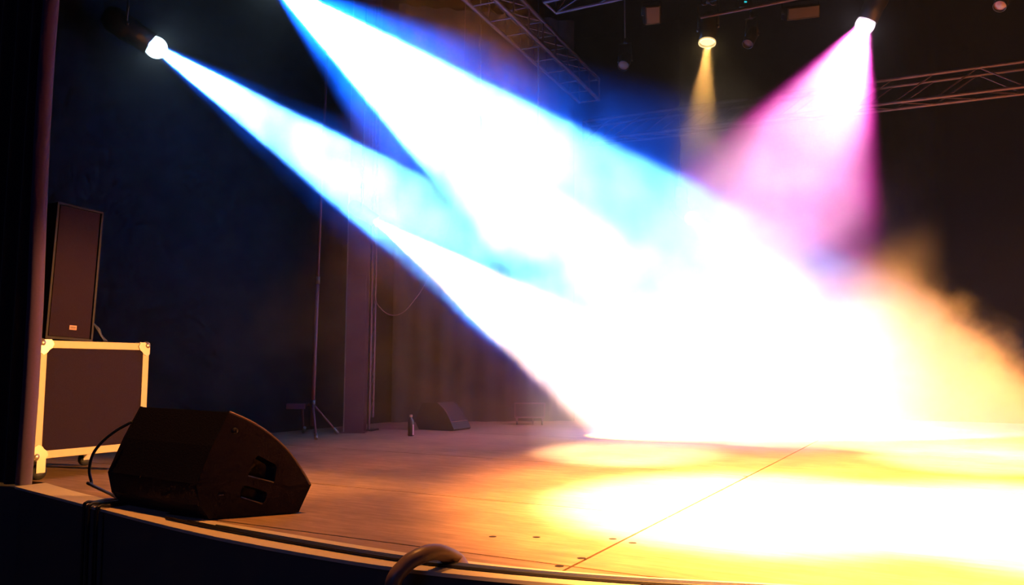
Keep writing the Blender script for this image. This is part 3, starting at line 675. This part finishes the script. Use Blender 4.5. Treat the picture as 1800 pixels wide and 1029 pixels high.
#HAZE
def haze_mat():
    m = bpy.data.materials.new('stage_haze'); m.use_nodes = True; nt = m.node_tree; N, L = nt.nodes.new, nt.links.new
    for n in list(nt.nodes):
        if n.type != 'OUTPUT_MATERIAL': nt.nodes.remove(n)
    g = N('ShaderNodeNewGeometry')
    def math_(op, a, b=None, clamp=False):
        n = N('ShaderNodeMath'); n.operation = op; n.use_clamp = clamp
        for i, v in enumerate((a, b)):
            if v is None: continue
            if isinstance(v, (int, float)): n.inputs[i].default_value = v
            else: L(v, n.inputs[i])
        return n.outputs[0]
    def rng(v, a, b, c, d):
        n = N('ShaderNodeMapRange'); n.interpolation_type = 'SMOOTHSTEP'
        for i, q in enumerate((a, b, c, d)): n.inputs[i + 1].default_value = q
        L(v, n.inputs[0]); return n.outputs[0]
    ns = N('ShaderNodeTexNoise'); ns.inputs['Scale'].default_value = 1.5; ns.inputs['Detail'].default_value = 3; ns.inputs['Roughness'].default_value = .55
    L(g.outputs['Position'], ns.inputs['Vector'])
    fine = N('ShaderNodeTexNoise'); fine.inputs['Scale'].default_value = 2.6; fine.inputs['Detail'].default_value = 5; fine.inputs['Roughness'].default_value = .62
    L(g.outputs['Position'], fine.inputs['Vector'])
    puff = rng(ns.outputs['Fac'], .38, .62, .2, 1.7)
    sx = N('ShaderNodeSeparateXYZ'); L(g.outputs['Position'], sx.inputs[0])
    X_, Y_, Z_ = sx.outputs
    def plane(ax, ay, az, c, w_):
        """0 below the plane ax*X + ay*Y + az*Z = c and 1 above, over a width"""
        v = math_('ADD', math_('ADD', math_('MULTIPLY', X_, ax), math_('MULTIPLY', Y_, ay)), math_('MULTIPLY', Z_, az))
        return rng(v, c - w_, c + w_, 0.0, 1.0)
    # haze hanging over the rear half of the stage, thinning out to the right
    layer = math_('MULTIPLY', plane(-.5, 1, 0, 7.0, .4), math_('MULTIPLY', plane(-1, 0, 0, .85, .85), rng(Z_, 4.3, 5.0, 1.0, 0.0)))
    layer = math_('MULTIPLY', layer, math_('ADD', math_('MULTIPLY', plane(1, 0, 1, -3.7, .35), .8), .2))
    # thicker smoke round the pink spotlight
    m2 = N('ShaderNodeMapping'); m2.inputs['Location'].default_value = (1.45 / 1.7, -8.3 / 1.9, -3.3 / 1.6); m2.inputs['Scale'].default_value = (1 / 1.7, 1 / 1.9, 1 / 1.6)
    L(g.outputs['Position'], m2.inputs[0]); l2 = N('ShaderNodeVectorMath'); l2.operation = 'LENGTH'; L(m2.outputs[0], l2.inputs[0])
    pinkz = math_('MULTIPLY', math_('MULTIPLY', rng(l2.outputs['Value'], .5, 1.15, .42, 0.0), plane(-1, 0, 0, .55, .3)), math_('ADD', math_('MULTIPLY', puff, .4), .6))
    thin = math_('ADD', math_('ADD', math_('MULTIPLY', math_('MULTIPLY', puff, layer), .22), pinkz), .0002)
    # the thick cloud lying over the rear middle and right of the stage
    mp = N('ShaderNodeMapping'); mp.vector_type = 'POINT'
    c, rad = (-.2, 11.0, .2), (4.2, 2.7, 3.2)
    mp.inputs['Location'].default_value = (-c[0] / rad[0], -c[1] / rad[1], -c[2] / rad[2]); mp.inputs['Scale'].default_value = tuple(1 / q for q in rad)
    L(g.outputs['Position'], mp.inputs[0])
    ln = N('ShaderNodeVectorMath'); ln.operation = 'LENGTH'; L(mp.outputs[0], ln.inputs[0])
    d = math_('ADD', ln.outputs['Value'], math_('MULTIPLY', math_('SUBTRACT', fine.outputs['Fac'], .5), .7))
    top = math_('ADD', math_('SUBTRACT', math_('SUBTRACT', 1.32, Z_), math_('MULTIPLY', X_, 1.0)), math_('MULTIPLY', math_('SUBTRACT', fine.outputs['Fac'], .5), 1.8))
    cloud = math_('MULTIPLY', rng(d, .6, 1.05, .11, 0.0), rng(top, -.25, .35, 0.0, 1.0))
    tot = math_('ADD', thin, cloud)
    v = N('ShaderNodeVolumeScatter'); v.inputs['Color'].default_value = (.97, .97, .97, 1); v.inputs['Anisotropy'].default_value = .25
    L(tot, v.inputs['Density']); L(v.outputs[0], nt.nodes['Material Output'].inputs['Volume'])
    m.cycles.volume_step_rate = .6 if hasattr(m.cycles, 'volume_step_rate') else None
    return m
mb = MB(); mb.box((XL + .02, 1.6, .012), (XR - .02, YB - .02, 6.0))
hz = mb.build('haze', haze_mat(), loc=(0, 6, 0)); tag(hz, 'thin theatre haze and thicker smoke filling the stage and catching the beams', 'haze', kind='stuff')
